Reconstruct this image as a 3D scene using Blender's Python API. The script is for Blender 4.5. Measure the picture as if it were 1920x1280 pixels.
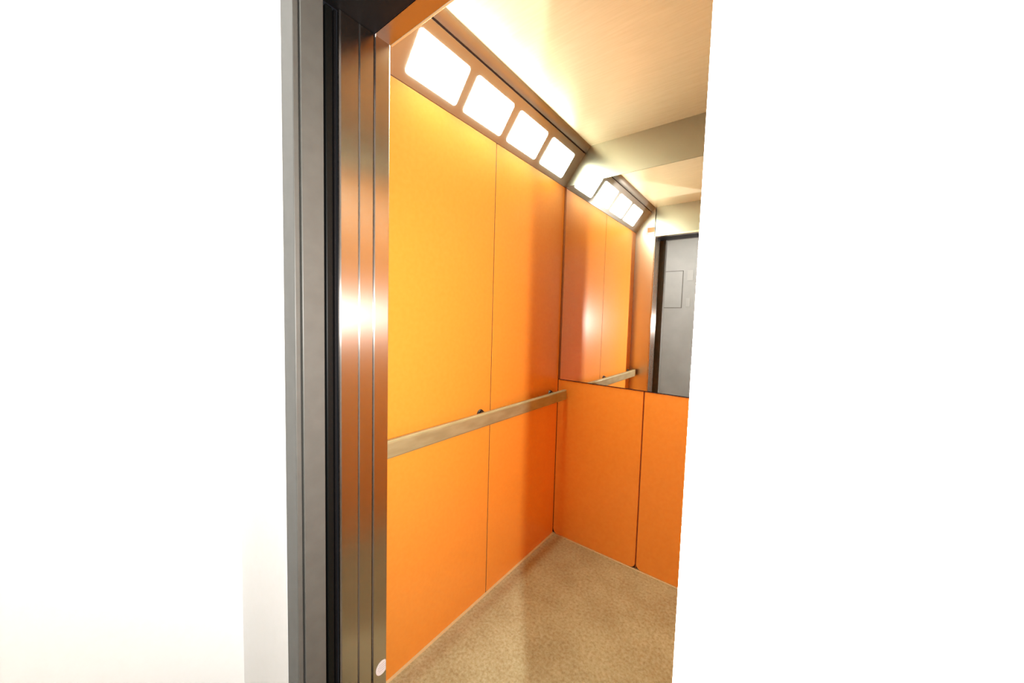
import bpy, bmesh, math
from mathutils import Vector, Matrix

S = bpy.context.scene
for o in list(bpy.data.objects):
    bpy.data.objects.remove(o, do_unlink=True)

# ------------------------------------------------------------------ camera
CAM = Vector((1.082, -0.6044, 1.35))
YAW, PIT, ROL, FPX = 0.6485, -0.0624, -0.0282, 663.33
F = Vector((-math.sin(YAW)*math.cos(PIT), math.cos(YAW)*math.cos(PIT), math.sin(PIT)))
R0 = F.cross(Vector((0, 0, 1))).normalized(); U0 = R0.cross(F)
R = R0*math.cos(ROL) - U0*math.sin(ROL)
U = R0*math.sin(ROL) + U0*math.cos(ROL)
cd = bpy.data.cameras.new('camera'); cam = bpy.data.objects.new('camera', cd)
S.collection.objects.link(cam)
m3 = Matrix((R, U, -F)).transposed()
cam.matrix_world = Matrix.Translation(CAM) @ m3.to_4x4()
cd.sensor_fit = 'HORIZONTAL'; cd.sensor_width = 36.0; cd.lens = FPX*36.0/1920.0
cd.clip_start = 0.01; cd.clip_end = 50
S.camera = cam

# ------------------------------------------------------------------ world, exposure
w = bpy.data.worlds.new('world'); S.world = w; w.use_nodes = True
w.node_tree.nodes['Background'].inputs[0].default_value = (0.8, 0.85, 1, 1)
w.node_tree.nodes['Background'].inputs[1].default_value = 0.02
S.view_settings.view_transform = 'Standard'; S.view_settings.look = 'None'
S.view_settings.gamma = 1.0; S.view_settings.use_curve_mapping = False
S.view_settings.exposure = 0.12
S.cycles.max_bounces = 10; S.cycles.glossy_bounces = 6; S.cycles.diffuse_bounces = 6
S.cycles.caustics_reflective = False; S.cycles.caustics_refractive = False
S.cycles.sample_clamp_indirect = 6.0

# the camera's own flash, held beside the lens (portrait grip)
FLASH_W = 29.0
CABIN_LAMP = 24.0
CABIN_BEAM = 3.6
LANDING_FILL_W = 11.0
fl = bpy.data.lights.new('camera_flash', 'AREA'); fl.shape = 'RECTANGLE'; fl.size = 0.005; fl.size_y = 0.045
fl.energy = FLASH_W; fl.color = (1.0, 0.97, 0.93)
flo = bpy.data.objects.new('camera_flash', fl); S.collection.objects.link(flo)
flo.matrix_world = Matrix.Translation(CAM + R0*0.083 - F*0.01 + Vector((0, 0, 0.0))) @ m3.to_4x4()
# unseen landing lamp, added to push the white landing walls brighter
ll = bpy.data.lights.new('landing_fill_light', 'AREA'); ll.shape = 'DISK'; ll.size = 0.32
ll.energy = LANDING_FILL_W; ll.color = (1.0, 0.98, 0.95)
llo = bpy.data.objects.new('landing_fill_light', ll); S.collection.objects.link(llo)
llo.location = (0.15, -0.95, 2.505)

# ------------------------------------------------------------------ helpers
def srgb(r, g, b):
    f = lambda c: (c/255/12.92) if c/255 <= 0.04045 else ((c/255+0.055)/1.055)**2.4
    return (f(r), f(g), f(b), 1)

def mat(name, col, rough=0.5, metal=0.0, spec=0.5, aniso=0.0, tangent=None, coat=0.0):
    m = bpy.data.materials.new(name); m.use_nodes = True
    b = m.node_tree.nodes['Principled BSDF']
    b.inputs['Base Color'].default_value = col
    b.inputs['Roughness'].default_value = rough
    b.inputs['Metallic'].default_value = metal
    b.inputs['Specular IOR Level'].default_value = spec
    b.inputs['Coat Weight'].default_value = coat
    if aniso:
        b.inputs['Anisotropic'].default_value = aniso
        t = m.node_tree.nodes.new('ShaderNodeTangent'); t.direction_type = 'RADIAL'; t.axis = tangent
        m.node_tree.links.new(t.outputs[0], b.inputs['Tangent'])
    return m

def noise_color(m, c1, c2, scale=(1, 1, 1), size=20, detail=4, lo=0.35, hi=0.65, bump=0.0):
    nt = m.node_tree; b = nt.nodes['Principled BSDF']
    tc = nt.nodes.new('ShaderNodeTexCoord'); mp = nt.nodes.new('ShaderNodeMapping')
    mp.inputs['Scale'].default_value = scale
    n = nt.nodes.new('ShaderNodeTexNoise'); n.inputs['Scale'].default_value = size; n.inputs['Detail'].default_value = detail
    r = nt.nodes.new('ShaderNodeValToRGB')
    r.color_ramp.elements[0].position = lo; r.color_ramp.elements[1].position = hi
    r.color_ramp.elements[0].color = c1; r.color_ramp.elements[1].color = c2
    nt.links.new(tc.outputs['Object'], mp.inputs[0]); nt.links.new(mp.outputs[0], n.inputs[0])
    nt.links.new(n.outputs[0], r.inputs[0]); nt.links.new(r.outputs[0], b.inputs['Base Color'])
    if bump:
        bp = nt.nodes.new('ShaderNodeBump'); bp.inputs['Strength'].default_value = bump; bp.inputs['Distance'].default_value = 0.002
        nt.links.new(n.outputs[0], bp.inputs['Height']); nt.links.new(bp.outputs[0], b.inputs['Normal'])
    return m

def obj(name, bm, m, parent=None, bevel=0.0, seg=2, smooth=False):
    bmesh.ops.recalc_face_normals(bm, faces=bm.faces)
    me = bpy.data.meshes.new(name); bm.to_mesh(me); bm.free()
    o = bpy.data.objects.new(name, me); S.collection.objects.link(o)
    me.materials.append(m)
    if smooth:
        for p in me.polygons: p.use_smooth = True
    if bevel:
        md = o.modifiers.new('bevel', 'BEVEL'); md.width = bevel; md.segments = seg; md.limit_method = 'ANGLE'
    if parent: o.parent = parent
    return o

def box(bm, a, b):
    x0, y0, z0 = a; x1, y1, z1 = b
    v = [bm.verts.new(p) for p in ((x0,y0,z0),(x1,y0,z0),(x1,y1,z0),(x0,y1,z0),(x0,y0,z1),(x1,y0,z1),(x1,y1,z1),(x0,y1,z1))]
    for f in ((0,3,2,1),(4,5,6,7),(0,1,5,4),(1,2,6,5),(2,3,7,6),(3,0,4,7)):
        bm.faces.new([v[i] for i in f])
    return bm

def bx(a, b): return box(bmesh.new(), a, b)

def prism(pts, vec):
    """closed outline (3-D points) pushed along vec"""
    bm = bmesh.new(); vec = Vector(vec)
    a = [bm.verts.new(Vector(p)) for p in pts]; b = [bm.verts.new(Vector(p)+vec) for p in pts]
    bm.faces.new(a); bm.faces.new(b[::-1])
    n = len(a)
    for i in range(n): bm.faces.new((a[i], a[(i+1) % n], b[(i+1) % n], b[i]))
    return bm

def rrect(w, h, r, seg=6, corners=(1, 1, 1, 1)):
    """rounded rectangle outline in (u,v) from 0,0 to w,h ; corners bl, br, tr, tl"""
    pts = []
    for (cx, cy, a0, k) in ((r, r, 180, 0), (w-r, r, 270, 1), (w-r, h-r, 0, 2), (r, h-r, 90, 3)):
        if corners[k]:
            for i in range(seg+1):
                a = math.radians(a0+90*i/seg); pts.append((cx+r*math.cos(a), cy+r*math.sin(a)))
        else:
            pts.append(((0, w, w, 0)[k], (0, 0, h, h)[k]))
    return pts

def panel(org, u, v, n, w, h, t, r=0.008, corners=(1, 1, 1, 1)):
    org, u, v, n = map(Vector, (org, u, v, n))
    return prism([org+u*a+v*b for a, b in rrect(w, h, r, corners=corners)], n*t)

def tag(o, label=None, cat=None, group=None, kind=None):
    if label: o['label'] = label
    if cat: o['category'] = cat
    if group: o['group'] = group
    if kind: o['kind'] = kind
    return o

def struct(name, bm, m, label, cat, **k):
    return tag(obj(name, bm, m, **k), label, cat, kind='structure')

def empty(name, loc):
    o = bpy.data.objects.new(name, None); S.collection.objects.link(o); o.location = loc; o.empty_display_size = 0.05
    return o

def put(o, root):
    """parent o (built in world coordinates) to a root that sits elsewhere"""
    o.parent = root; o.matrix_parent_inverse = Matrix.Translation(root.location).inverted()
    return o

# ------------------------------------------------------------------ materials
M_orange = mat('orange_laminate', srgb(243, 133, 24), 0.30, 0, 0.6)
noise_color(M_orange, srgb(242, 156, 58), srgb(244, 159, 61), size=60, detail=2)
M_dark = mat('dark_joint', srgb(60, 40, 25), 0.7)
M_steel_jamb = mat('brushed_steel_jamb', srgb(182, 175, 170), 0.27, 1.0, aniso=0.95, tangent='Z')
M_steel = mat('satin_steel', srgb(172, 167, 152), 0.29, 1.0)
M_ret = mat('satin_steel_return', srgb(205, 196, 180), 0.3, 1.0)
M_cove = mat('cove_steel', srgb(172, 168, 158), 0.3, 0.75)
M_ceil = mat('brushed_ceiling', srgb(226, 200, 150), 0.36, 0.35)
noise_color(M_ceil, srgb(226, 217, 188), srgb(234, 225, 198), scale=(1, 14, 1), size=9, detail=3, lo=0.3, hi=0.7)
M_mirror = mat('mirror_glass', (0.93, 0.91, 0.89, 1), 0.0, 1.0)
M_rail = mat('rail_bronze_paint', srgb(178, 152, 112), 0.38, 0.25)
noise_color(M_rail, srgb(156, 148, 112), srgb(171, 163, 126), scale=(1, 0.3, 1), size=30, detail=3)
M_bracket = mat('bracket_black', srgb(35, 28, 24), 0.4)
M_floor = mat('mottled_vinyl', srgb(170, 140, 95), 0.42, 0, 0.35)
def floor_nodes(m):
    nt = m.node_tree; b = nt.nodes['Principled BSDF']
    tc = nt.nodes.new('ShaderNodeTexCoord')
    n1 = nt.nodes.new('ShaderNodeTexNoise'); n1.inputs['Scale'].default_value = 80; n1.inputs['Detail'].default_value = 5; n1.inputs['Roughness'].default_value = 0.7
    n2 = nt.nodes.new('ShaderNodeTexNoise'); n2.inputs['Scale'].default_value = 6; n2.inputs['Detail'].default_value = 3
    vo = nt.nodes.new('ShaderNodeTexVoronoi'); vo.inputs['Scale'].default_value = 11
    r1 = nt.nodes.new('ShaderNodeValToRGB'); e = r1.color_ramp.elements
    e[0].position = 0.33; e[0].color = srgb(150, 143, 109); e[1].position = 0.66; e[1].color = srgb(188, 185, 152)
    x = e.new(0.5); x.color = srgb(172, 168, 133)
    r2 = nt.nodes.new('ShaderNodeValToRGB'); e = r2.color_ramp.elements
    e[0].position = 0.35; e[0].color = (0.84, 0.80, 0.76, 1); e[1].position = 0.65; e[1].color = (1, 1, 1, 1)
    r3 = nt.nodes.new('ShaderNodeValToRGB'); e = r3.color_ramp.elements
    e[0].position = 0.03; e[0].color = (0.45, 0.36, 0.26, 1); e[1].position = 0.06; e[1].color = (1, 1, 1, 1)
    mx = nt.nodes.new('ShaderNodeMix'); mx.data_type = 'RGBA'; mx.blend_type = 'MULTIPLY'; mx.inputs[0].default_value = 1
    mx2 = nt.nodes.new('ShaderNodeMix'); mx2.data_type = 'RGBA'; mx2.blend_type = 'MULTIPLY'; mx2.inputs[0].default_value = 0.5
    for n in (n1, n2, vo): nt.links.new(tc.outputs['Object'], n.inputs['Vector'])
    nt.links.new(n1.outputs[0], r1.inputs[0]); nt.links.new(n2.outputs[0], r2.inputs[0]); nt.links.new(vo.outputs['Distance'], r3.inputs[0])
    nt.links.new(r1.outputs[0], mx.inputs[6]); nt.links.new(r2.outputs[0], mx.inputs[7])
    nt.links.new(mx.outputs[2], mx2.inputs[6]); nt.links.new(r3.outputs[0], mx2.inputs[7])
    nt.links.new(mx2.outputs[2], b.inputs['Base Color'])
floor_nodes(M_floor)
M_edge = mat('floor_edging', srgb(196, 172, 126), 0.5)
M_black = mat('black_rubber', (0.004,0.005,0.005,1), 0.5, 0, 0.2)
M_blackm = mat('black_metal', (0.005,0.005,0.006,1), 0.6, 0, 0.2)
M_greyp = mat('warm_grey_paint', srgb(152, 149, 141), 0.45, 0, 0.4)
noise_color(M_greyp, srgb(90, 90, 86), srgb(94, 94, 90), size=25, detail=3)
M_white = mat('white_paint', (0.93, 0.93, 0.92, 1), 0.8, 0, 0.2)
noise_color(M_white, (0.925, 0.925, 0.915, 1), (0.94, 0.94, 0.935, 1), size=40, detail=3, bump=0.03)
M_greyw = mat('light_grey_paint', srgb(176, 175, 168), 0.7, 0, 0.3)
noise_color(M_greyw, srgb(164, 165, 160), srgb(172, 172, 168), size=4, detail=4)
M_line = mat('hatch_joint', srgb(92, 90, 84), 0.7)
M_tile = mat('landing_floor', srgb(140, 132, 120), 0.5)
noise_color(M_tile, srgb(132, 124, 112), srgb(150, 142, 130), size=30)
M_paper = mat('white_sticker', srgb(235, 235, 240), 0.5)
M_print = mat('grey_print', srgb(190, 190, 198), 0.6)
M_red = mat('orange_print', srgb(228, 140, 96), 0.6)
M_lamp = mat('lamp_diffuser', (0.9, 0.9, 0.88, 1), 0.3)
b = M_lamp.node_tree.nodes['Principled BSDF']
b.inputs['Emission Color'].default_value = (0.90, 1.0, 0.80, 1); b.inputs['Emission Strength'].default_value = CABIN_LAMP
M_fill = mat('landing_fill_diffuser', (0.9, 0.9, 0.9, 1), 0.3)
b = M_fill.node_tree.nodes['Principled BSDF']
b.inputs['Emission Color'].default_value = (1, 0.98, 0.95, 1); b.inputs['Emission Strength'].default_value = 4  # glowing face of the added landing lamp
M_rim = mat('lamp_rim', srgb(225, 215, 190), 0.35, 0.3)

# ------------------------------------------------------------------ dimensions (metres)
W = 1.24           # cabin width
D = 1.31           # cabin depth
ZP = 2.149         # top of the orange cladding
ZC = 2.35          # ceiling
XC = 0.151         # where the sloping light panel meets the ceiling
XJ = 0.170         # left edge of the doorway
XJR = 1.03         # right edge of the doorway
ZH = 2.10          # doorway head
YB = -0.145        # outer edge of the steel lining
ZM = 0.989         # lower edge of the mirror
T = 0.012

# ------------------------------------------------------------------ cabin shell
struct('floor', bx((-0.03, -0.02, -0.03), (W+0.03, D+0.03, 0)), M_floor, 'mottled beige vinyl floor of the lift cabin', 'floor')
struct('ceiling', bx((XC-0.01, -0.02, ZC), (W+0.03, D+0.03, ZC+0.02)), M_ceil, 'cream brushed metal ceiling of the lift cabin', 'ceiling')

wl = struct('wall_left', bx((-0.04, -0.02, 0), (-T, D+0.03, ZP)), M_dark, 'left wall of the lift cabin clad in two tall orange panels', 'wall')
g = 0.0022
SEAM = 0.667
obj('wall_panel', panel((-T, 0.002, 0.003), (0,1,0), (0,0,1), (1,0,0), SEAM-0.002-g, ZP-0.004, T, 0.004), M_orange, wl, bevel=0.0012)
obj('wall_panel', panel((-T, SEAM+g, 0.003), (0,1,0), (0,0,1), (1,0,0), D-SEAM-2*g, ZP-0.004, T, 0.004), M_orange, wl, bevel=0.0012)

wb = struct('wall_back', bx((-0.03, D+T, 0), (W+0.03, D+0.04, ZC)), M_dark, 'back wall of the lift cabin with orange panels below a mirror', 'wall')
s1, s2 = 0.5235, 0.5235*2
for (x0, x1) in ((0.0018, s1-0.0035), (s1+0.0035, s2-0.0035), (s2+0.0035, W-0.002)):
    obj('wall_panel', panel((x0, D, 0.003), (1,0,0), (0,0,1), (0,1,0), x1-x0, ZM-0.006, T, 0.028, (1,1,0,0)), M_orange, wb, bevel=0.0012)
# narrow corner strip beside the mirror and lower panels
M_brown = mat('brown_strip', srgb(150, 88, 40), 0.5)
obj('corner_strip', bx((0.0, D+0.0005, ZM), (0.0105, D+T, ZP-0.001)), M_brown, wb, bevel=0.001)
for x in (s1, s2):
    obj('joint_strip', bx((x-0.003, D+0.006, 0.0), (x+0.003, D+T, ZM-0.004)), M_brown, wb)
obj('steel_band', bx((0.0, D, ZP+0.002), (W, D+T, ZC)), M_steel, wb)

wr = struct('wall_right', bx((W+T, -0.02, 0), (W+0.04, D+0.03, ZC)), M_dark, 'right wall of the lift cabin clad in orange panels', 'wall')
obj('wall_panel', panel((W, 0.002, 0.003), (0,1,0), (0,0,1), (1,0,0), SEAM-0.004, ZP-0.004, T, 0.004), M_orange, wr, bevel=0.0012)
obj('wall_panel', panel((W, SEAM+g, 0.003), (0,1,0), (0,0,1), (1,0,0), D-SEAM-2*g, ZP-0.004, T, 0.004), M_orange, wr, bevel=0.0012)
obj('steel_band', bx((W, 0.0, ZP+0.002), (W+T, D, ZC)), M_steel, wr)

for wx, x0, x1 in ((wl, -T, -0.0009), (wr, W+0.0009, W+T)):
    obj('joint_strip', bx((x0, SEAM-g+0.0001, 0.0), (x1, SEAM+g-0.0001, ZP)), M_dark, wx)

# front wall of the cabin: two steel returns and the header
wf = struct('wall_front', bx((XJ-0.004, -0.018, ZH+0.004), (XJR+0.004, 0.0, ZC)), M_steel, 'steel front wall of the lift cabin around the doorway', 'wall')
obj('return_panel', bx((-0.02, -0.018, 0), (XJ-0.010, 0.0, ZC)), M_ret, wf, bevel=0.001)
obj('return_panel', bx((XJR+0.010, -0.018, 0), (W+0.02, 0.0, ZC)), M_ret, wf, bevel=0.001)

# steel lining of the doorway (left): three facets parted by grooves
def lining(x, s):
    # outline in plan, s=+1 lining faces +x
    P = [(-0.010, 0.0015), (-0.003, 0.0015), (0.0, -0.002), (0.0, -0.0435), (-0.0009, -0.0452), (-0.0022, -0.0467), (-0.006, -0.0467), (-0.006, -0.0497),
         (-0.0012, -0.0497), (0.0, -0.0509), (0.0, -0.0875), (-0.0009, -0.0892), (-0.0020, -0.0907), (-0.003, -0.0907), (-0.003, -0.0922), (-0.0012, -0.0922), (0.0, -0.0934),
         (0.0, -0.1385), (-0.0011, -0.1406), (-0.0024, -0.1425), (-0.004, -0.1425), (-0.010, -0.1425)]
    P = [(x+s*a, b, 0.0) for a, b in P]
    return prism(P, (0, 0, ZH))
struct('trim_1', lining(XJ, 1), M_steel_jamb, 'brushed steel lining on the left side of the lift doorway', 'door lining')
struct('trim_2', lining(XJR, -1), M_steel_jamb, 'brushed steel lining on the right side of the lift doorway', 'door lining')
# head lining and its pale front lip
hl = struct('trim_3', bx((XJ, -0.047, ZH), (XJR, 0.0, ZH+0.012)), mat('head_steel', srgb(158, 148, 140), 0.3, 1.0), 'steel underside of the lift doorway head', 'door lining')
obj('edge_lip', bx((XJ-0.001, 0.0, ZH-0.001), (XJR+0.001, 0.007, ZH+0.014)), mat('pale_lip', srgb(232, 218, 180), 0.3, 0.6), hl, bevel=0.002)
struct('trim_4', bx((XJ-0.01, -0.198, ZH+0.001), (XJR+0.02, -0.048, ZC)), M_blackm, 'black door gear cover above the lift doorway', 'door gear cover')

# sliding door leaf parked in its slot, black rubber edge showing
d1 = struct('door_1', bx((-0.19, -0.188, 0.01), (0.147, -0.158, ZH)), M_blackm, 'lift door slid open into the slot left of the doorway', 'sliding door')
bmr = bmesh.new()
box(bmr, (0.148, -0.192, 0.01), (0.156, -0.176, ZH)); box(bmr, (0.148, -0.172, 0.01), (0.160, -0.154, ZH))
obj('rubber_seal', bmr, M_black, d1, bevel=0.003)
struct('trim_5', bx((0.10, -0.150, 0.0), (0.158, -0.1445, ZH)), M_blackm, 'black strip between the steel lining and the sliding door', 'door lining')
# sill
struct('trim_6', bx((-0.19, -0.30, -0.02), (XJR+0.1, -0.021, -0.001)), M_blackm, 'dark metal sill between the landing and the cabin floor', 'door sill')

# grey painted landing door frame (left post, head, right post)
def post(x, s, name, label):
    o = struct(name, bx((min(x, x-s*0.062), -0.262, 0), (max(x, x-s*0.062), -0.250, ZH+0.10)), M_greyp, label, 'door frame', bevel=0.002)
    obj('reveal_strip', bx((min(x-s*0.010, x+s*0.004), -0.2475, 0), (max(x-s*0.010, x+s*0.004), -0.198, ZH+0.01)), M_greyp, o, bevel=0.002)
    obj('return_flange', bx((min(x-s*0.075, x-s*0.0102), -0.206, 0), (max(x-s*0.075, x-s*0.0102), -0.1985, ZH+0.01)), M_greyp, o, bevel=0.001)
    return o
post(0.203, 1, 'trim_7', 'warm grey painted landing door frame left of the lift doorway')
post(XJR+0.015, -1, 'trim_8', 'warm grey painted landing door frame right of the lift doorway')
hd = struct('trim_9', bx((0.205, -0.262, ZH+0.008), (XJR+0.014, -0.250, ZH+0.10)), M_greyp, 'warm grey painted head of the landing door frame', 'door frame')
obj('reveal_strip', bx((0.205, -0.249, ZH+0.008), (XJR+0.014, -0.199, ZH+0.02)), M_greyp, hd)

# ------------------------------------------------------------------ landing
XL, YO, XR, ZL = -0.20, -1.70, 2.0, 2.55
struct('wall_landing_front', bx((XL, -0.262, 0), (0.140, -0.21, ZL)), M_white, 'white landing wall left of the lift door frame', 'wall')
struct('wall_landing_head', bx((0.141, -0.258, ZH+0.102), (XJR+0.14, -0.20, ZL)), M_white, 'white landing wall above the lift doorway', 'wall')
struct('wall_landing_pier', bx((1.0500, -0.424, 0), (XR, -0.27, ZL)), M_white, 'white overexposed wall corner close to the camera', 'wall')
struct('wall_landing_left', bx((XL-0.05, YO, 0), (XL, -0.21, ZL)), M_white, 'white side wall of the landing', 'wall')
struct('wall_landing_right', bx((XR, YO, 0), (XR+0.05, -0.27, ZL)), M_white, 'white side wall of the landing on the right', 'wall')
wo = struct('wall_landing_rear', bx((XL-0.05, YO-0.05, 0), (XR+0.05, YO, ZL)), M_greyw, 'light grey landing wall seen in the mirror', 'wall')
struct('floor_landing', bx((XL-0.05, YO-0.05, -0.03), (XR+0.05, -0.301, 0)), M_tile, 'floor of the landing outside the lift', 'floor')
struct('ceiling_landing', bx((XL-0.05, YO-0.05, ZL), (XR+0.05, -0.2, ZL+0.05)), M_white, 'white ceiling of the landing', 'ceiling')

# flush hatch on the rear wall
def outline(bm, x0, x1, z0, z1, y, t, d):
    box(bm, (x0, y, z0), (x1, y+d, z0+t)); box(bm, (x0, y, z1-t), (x1, y+d, z1))
    box(bm, (x0, y, z0+t), (x0+t, y+d, z1-t)); box(bm, (x1-t, y, z0+t), (x1, y+d, z1-t))
hx0, hx1, hz0, hz1 = -0.19, 0.055, 1.555, 2.03
hatch = empty('access_hatch', (0, YO, hz0)); tag(hatch, 'grey rectangular access hatch on the landing wall reflected in the mirror', 'hatch')
put(obj('hatch_door', bx((hx0+0.007, YO, hz0+0.007), (hx1-0.007, YO+0.006, hz1-0.007)), M_greyw), hatch)
bmh = bmesh.new(); outline(bmh, hx0, hx1, hz0, hz1, YO, 0.006, 0.003)
put(obj('hatch_frame', bmh, M_line), hatch)
M_plate = mat('plate_paint', srgb(173, 173, 168), 0.6)
for i, (x0, x1, z0, z1, lab) in enumerate(((0.10, 0.17, 1.90, 2.03, 'upper of the small grey cover plates right of the hatch in the mirror'),
                                    (0.10, 0.15, 1.57, 1.68, 'lower of the small grey cover plates right of the hatch in the mirror'))):
    o = obj('cover_plate', bx((x0, YO, z0), (x1, YO+0.005, z1)), M_plate, bevel=0.001)
    tag(o, lab, 'cover plate', 'cover plates on the landing wall')

lp = empty('landing_fill_lamp', (0.15, -0.95, ZL)); tag(lp, 'round fill lamp added on the landing ceiling out of view to brighten the white walls', 'ceiling lamp')
bml = bmesh.new(); bmesh.ops.create_cone(bml, segments=40, radius1=0.17, radius2=0.17, depth=0.03, cap_ends=True, matrix=Matrix.Translation((0, 0, -0.015)))
obj('fill_lamp_base', bml, M_rim, lp, bevel=0.004)
bml = bmesh.new(); bmesh.ops.create_cone(bml, segments=40, radius1=0.15, radius2=0.155, depth=0.008, cap_ends=True, matrix=Matrix.Translation((0, 0, -0.034)))
obj('diffuser', bml, M_fill, lp)

# ------------------------------------------------------------------ sloping light panel along the left wall
A = Vector((0.0, 0, ZP+0.0)); B = Vector((XC, 0, ZC))
sd = (B-A).normalized(); nrm = Vector((sd.z, 0, -sd.x))     # nrm points into the cabin, downwards
L = (B-A).length
cove = struct('trim_10', bmesh.new(), M_cove, 'sloping steel light panel between the left wall and the ceiling', 'light panel')
def slope_strip(s0, s1, d, t=0.01):
    p0 = A+sd*s0+nrm*d; p1 = A+sd*s1+nrm*d
    q1 = A+sd*s1-nrm*t; q0 = A+sd*s0-nrm*t
    return prism([p0, p1, q1, q0], (0, D, 0))
obj('lamp_face', slope_strip(0.0, 0.205, 0.0), M_cove, cove, bevel=0.0015)
# rounded band above the groove, rolling over into the ceiling
pts = []
p0 = A+sd*0.2115; p1 = Vector((XC+0.004, 0, ZC))
for i in range(9):
    t = i/8; mid = (p0+p1)/2 + nrm*0.006
    pts.append(p0*(1-t)**2 + mid*2*t*(1-t) + p1*t**2)
outl = pts + [p1+Vector((-0.012, 0, 0.004)), p0-nrm*0.01]
obj('rounded_band', prism(outl, (0, D, 0)), M_cove, cove, smooth=False)
obj('backing', slope_strip(0.0, L, -0.012, 0.02), M_dark, cove)

LA = Vector((0.020, 0, 2.1717)); LB = Vector((0.102, 0, 2.283))
ld = (LB-LA).normalized(); ln = Vector((ld.z, 0, -ld.x)); lh = (LB-LA).length
LY = [(0.1563, 0.389), (0.4302, 0.664), (0.7107, 0.9485), (0.9922, 1.232)]
lw = LY[0][1]-LY[0][0]
off = (LA-A).dot(nrm)                                        # height of the diffuser face over the panel
def diffuser_bm():
    bm = bmesh.new(); rings = []
    for (ins, d, r) in ((0.0, -0.010, 0.012), (0.0, 0.0, 0.012), (0.0015, 0.002, 0.011), (0.005, 0.0032, 0.010)):
        ring = []
        for a, b_ in rrect(lw-2*ins, lh-2*ins, r, 5):
            ring.append(bm.verts.new(Vector((0, a+ins, 0)) + ld*(b_+ins) + ln*d))
        rings.append(ring)
    for r0, r1 in zip(rings, rings[1:]):
        n = len(r0)
        for i in range(n): bm.faces.new((r0[i], r0[(i+1) % n], r1[(i+1) % n], r1[i]))
    bm.faces.new(rings[-1]); bm.faces.new(rings[0][::-1])
    return bm
def rim_bm():
    bm = bmesh.new(); e = 0.003
    o0 = [Vector((0, a-e, 0))+ld*(b_-e)+ln*(-0.010) for a, b_ in rrect(lw+2*e, lh+2*e, 0.014, 5)]
    return prism(o0, ln*0.0035)
names_l = ['first square wall lamp from the doorway, largest in view', 'second square lamp from the doorway on the sloping panel',
           'third square lamp from the doorway on the sloping panel', 'fourth square lamp, nearest the mirror on the sloping panel']
root = empty('square_lamp', (LA.x, LY[0][0], LA.z))
obj('diffuser', diffuser_bm(), M_lamp, root, smooth=False)
obj('lamp_rim', rim_bm(), M_rim, root)
lamps = [root]
for y0, _ in LY[1:]:
    c = root.copy(); S.collection.objects.link(c); c.location = (LA.x, y0, LA.z)
    for ch in root.children:
        k = ch.copy(); S.collection.objects.link(k); k.parent = c
    lamps.append(c)
# area light added before each diffuser, spread narrowed to spare the left wall
for i, o in enumerate(lamps):
    al = bpy.data.lights.new('lamp_beam', 'AREA'); al.shape = 'RECTANGLE'; al.size = lw-0.02; al.size_y = lh-0.02
    al.energy = CABIN_BEAM; al.color = (0.92, 1.0, 0.82); al.spread = math.radians(125)
    ao = bpy.data.objects.new('lamp_beam', al); S.collection.objects.link(ao); ao.parent = o
    ux = Vector((0, 1, 0)); uz = -ln; uy = uz.cross(ux)
    ao.matrix_local = Matrix.Translation(Vector((0, lw/2, 0)) + ld*(lh/2) + ln*0.006) @ Matrix((ux, uy, uz)).transposed().to_4x4()
for o, lab in zip(lamps, names_l): tag(o, lab, 'ceiling light', 'square lamps on the sloping panel')

# ------------------------------------------------------------------ mirror
mr = empty('wall_mirror', (0.6, D, ZM)); tag(mr, 'large frameless mirror on the upper back wall of the lift', 'mirror')
put(obj('mirror_pane', bx((0.0125, D-0.002, ZM+0.002), (W-0.003, D+0.004, ZP)), M_mirror), mr)
put(obj('lower_edge', bx((0.011, D-0.003, ZM-0.0015), (W-0.003, D+0.005, ZM+0.0015)), M_bracket), mr)
put(obj('side_edge', bx((0.0108, D-0.002, ZM), (0.0124, D+0.004, ZP)), M_bracket), mr)

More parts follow.
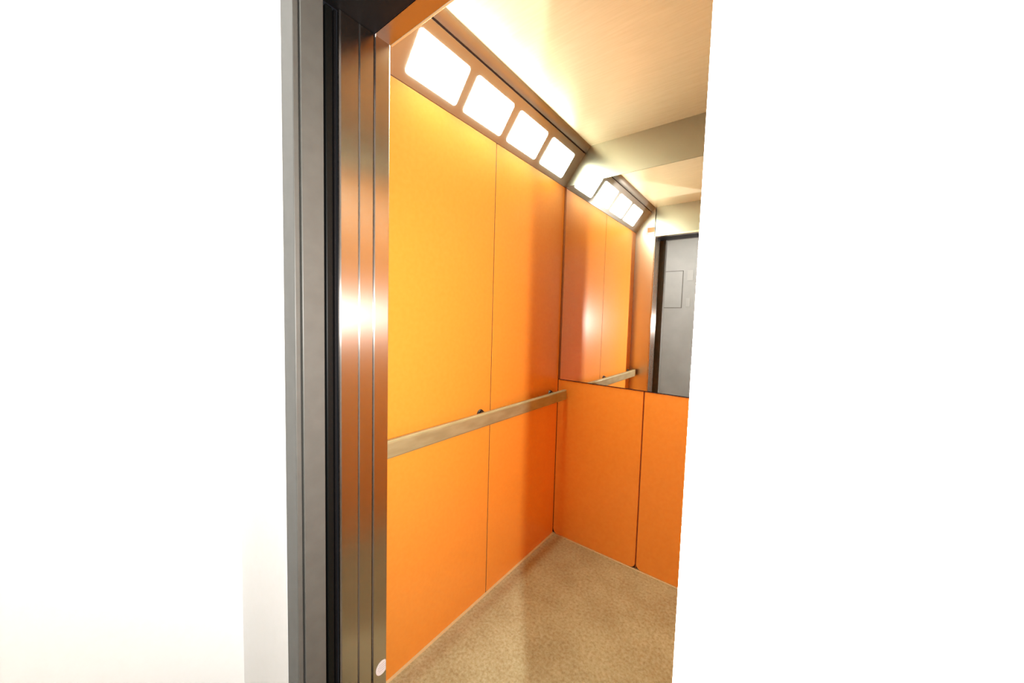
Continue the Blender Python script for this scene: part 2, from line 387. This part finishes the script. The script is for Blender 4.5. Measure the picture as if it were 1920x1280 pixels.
# ------------------------------------------------------------------ handrail
hr = empty('handrail', (0.05, 0.65, 0.90)); tag(hr, 'beige rounded handrail along the orange left wall', 'handrail')
RX0, RX1, RZ0, RZ1 = 0.044, 0.070, 0.872, 0.934
pts = [(RX0+a, 0.035, RZ0+b_) for a, b_ in rrect(RX1-RX0, RZ1-RZ0, 0.009, 5)]
put(obj('rail', prism(pts, (0, 1.298-0.035, 0)), M_rail, bevel=0.003), hr)
for y in (0.055, 0.595, 1.215):
    bmk = bmesh.new()
    rot = Matrix.Translation((0.0, y, 0.911)) @ Matrix.Rotation(math.pi/2, 4, 'Y')
    bmesh.ops.create_cone(bmk, segments=24, radius1=0.022, radius2=0.019, depth=0.008, cap_ends=True, matrix=Matrix.Translation((0.004, y, 0.911)) @ Matrix.Rotation(math.pi/2, 4, 'Y'))
    bmesh.ops.create_cone(bmk, segments=20, radius1=0.014, radius2=0.014, depth=0.042, cap_ends=True, matrix=Matrix.Translation((0.026, y, 0.911)) @ Matrix.Rotation(math.pi/2, 4, 'Y'))
    put(obj('bracket', bmk, M_bracket), hr)

# floor edging
struct('baseboard_left', prism([(0.0, 0, 0.0), (0.010, 0, 0.0), (0.008, 0, 0.002), (0.0015, 0, 0.004), (0.0, 0, 0.004)], (0, D, 0)), M_edge, 'thin pale sealing strip between the floor and left wall', 'floor edging')
struct('baseboard_back', prism([(0.0, D, 0.0), (0.0, D-0.006, 0.0), (0.0, D-0.004, 0.002), (0.0, D, 0.003)], (W, 0, 0)), M_edge, 'thin pale sealing strip between the floor and back wall', 'floor edging')

# ------------------------------------------------------------------ sticker on the steel lining, notice above the door
st = empty('round_sticker', (XJ, -0.014, 0.285)); tag(st, 'small round white sticker low on the steel door lining', 'sticker')
yc, zc = -0.0155, 0.2745
def disc(yc, zc, ry, rz, x, t, n=28, clip=None):
    pts = []
    for i in range(n):
        a = 2*math.pi*i/n; y = yc+ry*math.cos(a)
        if clip is not None: y = min(y, clip)
        pts.append((x, y, zc+rz*math.sin(a)))
    return prism(pts, (t, 0, 0))
put(obj('paper', disc(yc, zc, 0.020, 0.022, XJ, 0.0006, clip=-0.002), M_paper), st)
bmp = bmesh.new()
for k in range(4):
    z = zc+0.011-0.0065*k; hw = 0.014 if k in (1, 2) else 0.010
    box(bmp, (XJ+0.0006, yc-hw, z), (XJ+0.0009, yc+min(hw, 0.016), z+0.0016))
put(obj('print_lines', bmp, M_print), st)
nt_ = empty('notice_label', (0.14, 0, 2.16)); tag(nt_, 'small orange and white notice above the doorway corner seen in the mirror', 'label')
put(obj('paper', bx((0.088, 0.0, 2.125), (0.160, 0.0008, 2.185)), M_paper), nt_)
put(obj('orange_field', bx((0.100, 0.0008, 2.142), (0.158, 0.0012, 2.182)), M_red), nt_)
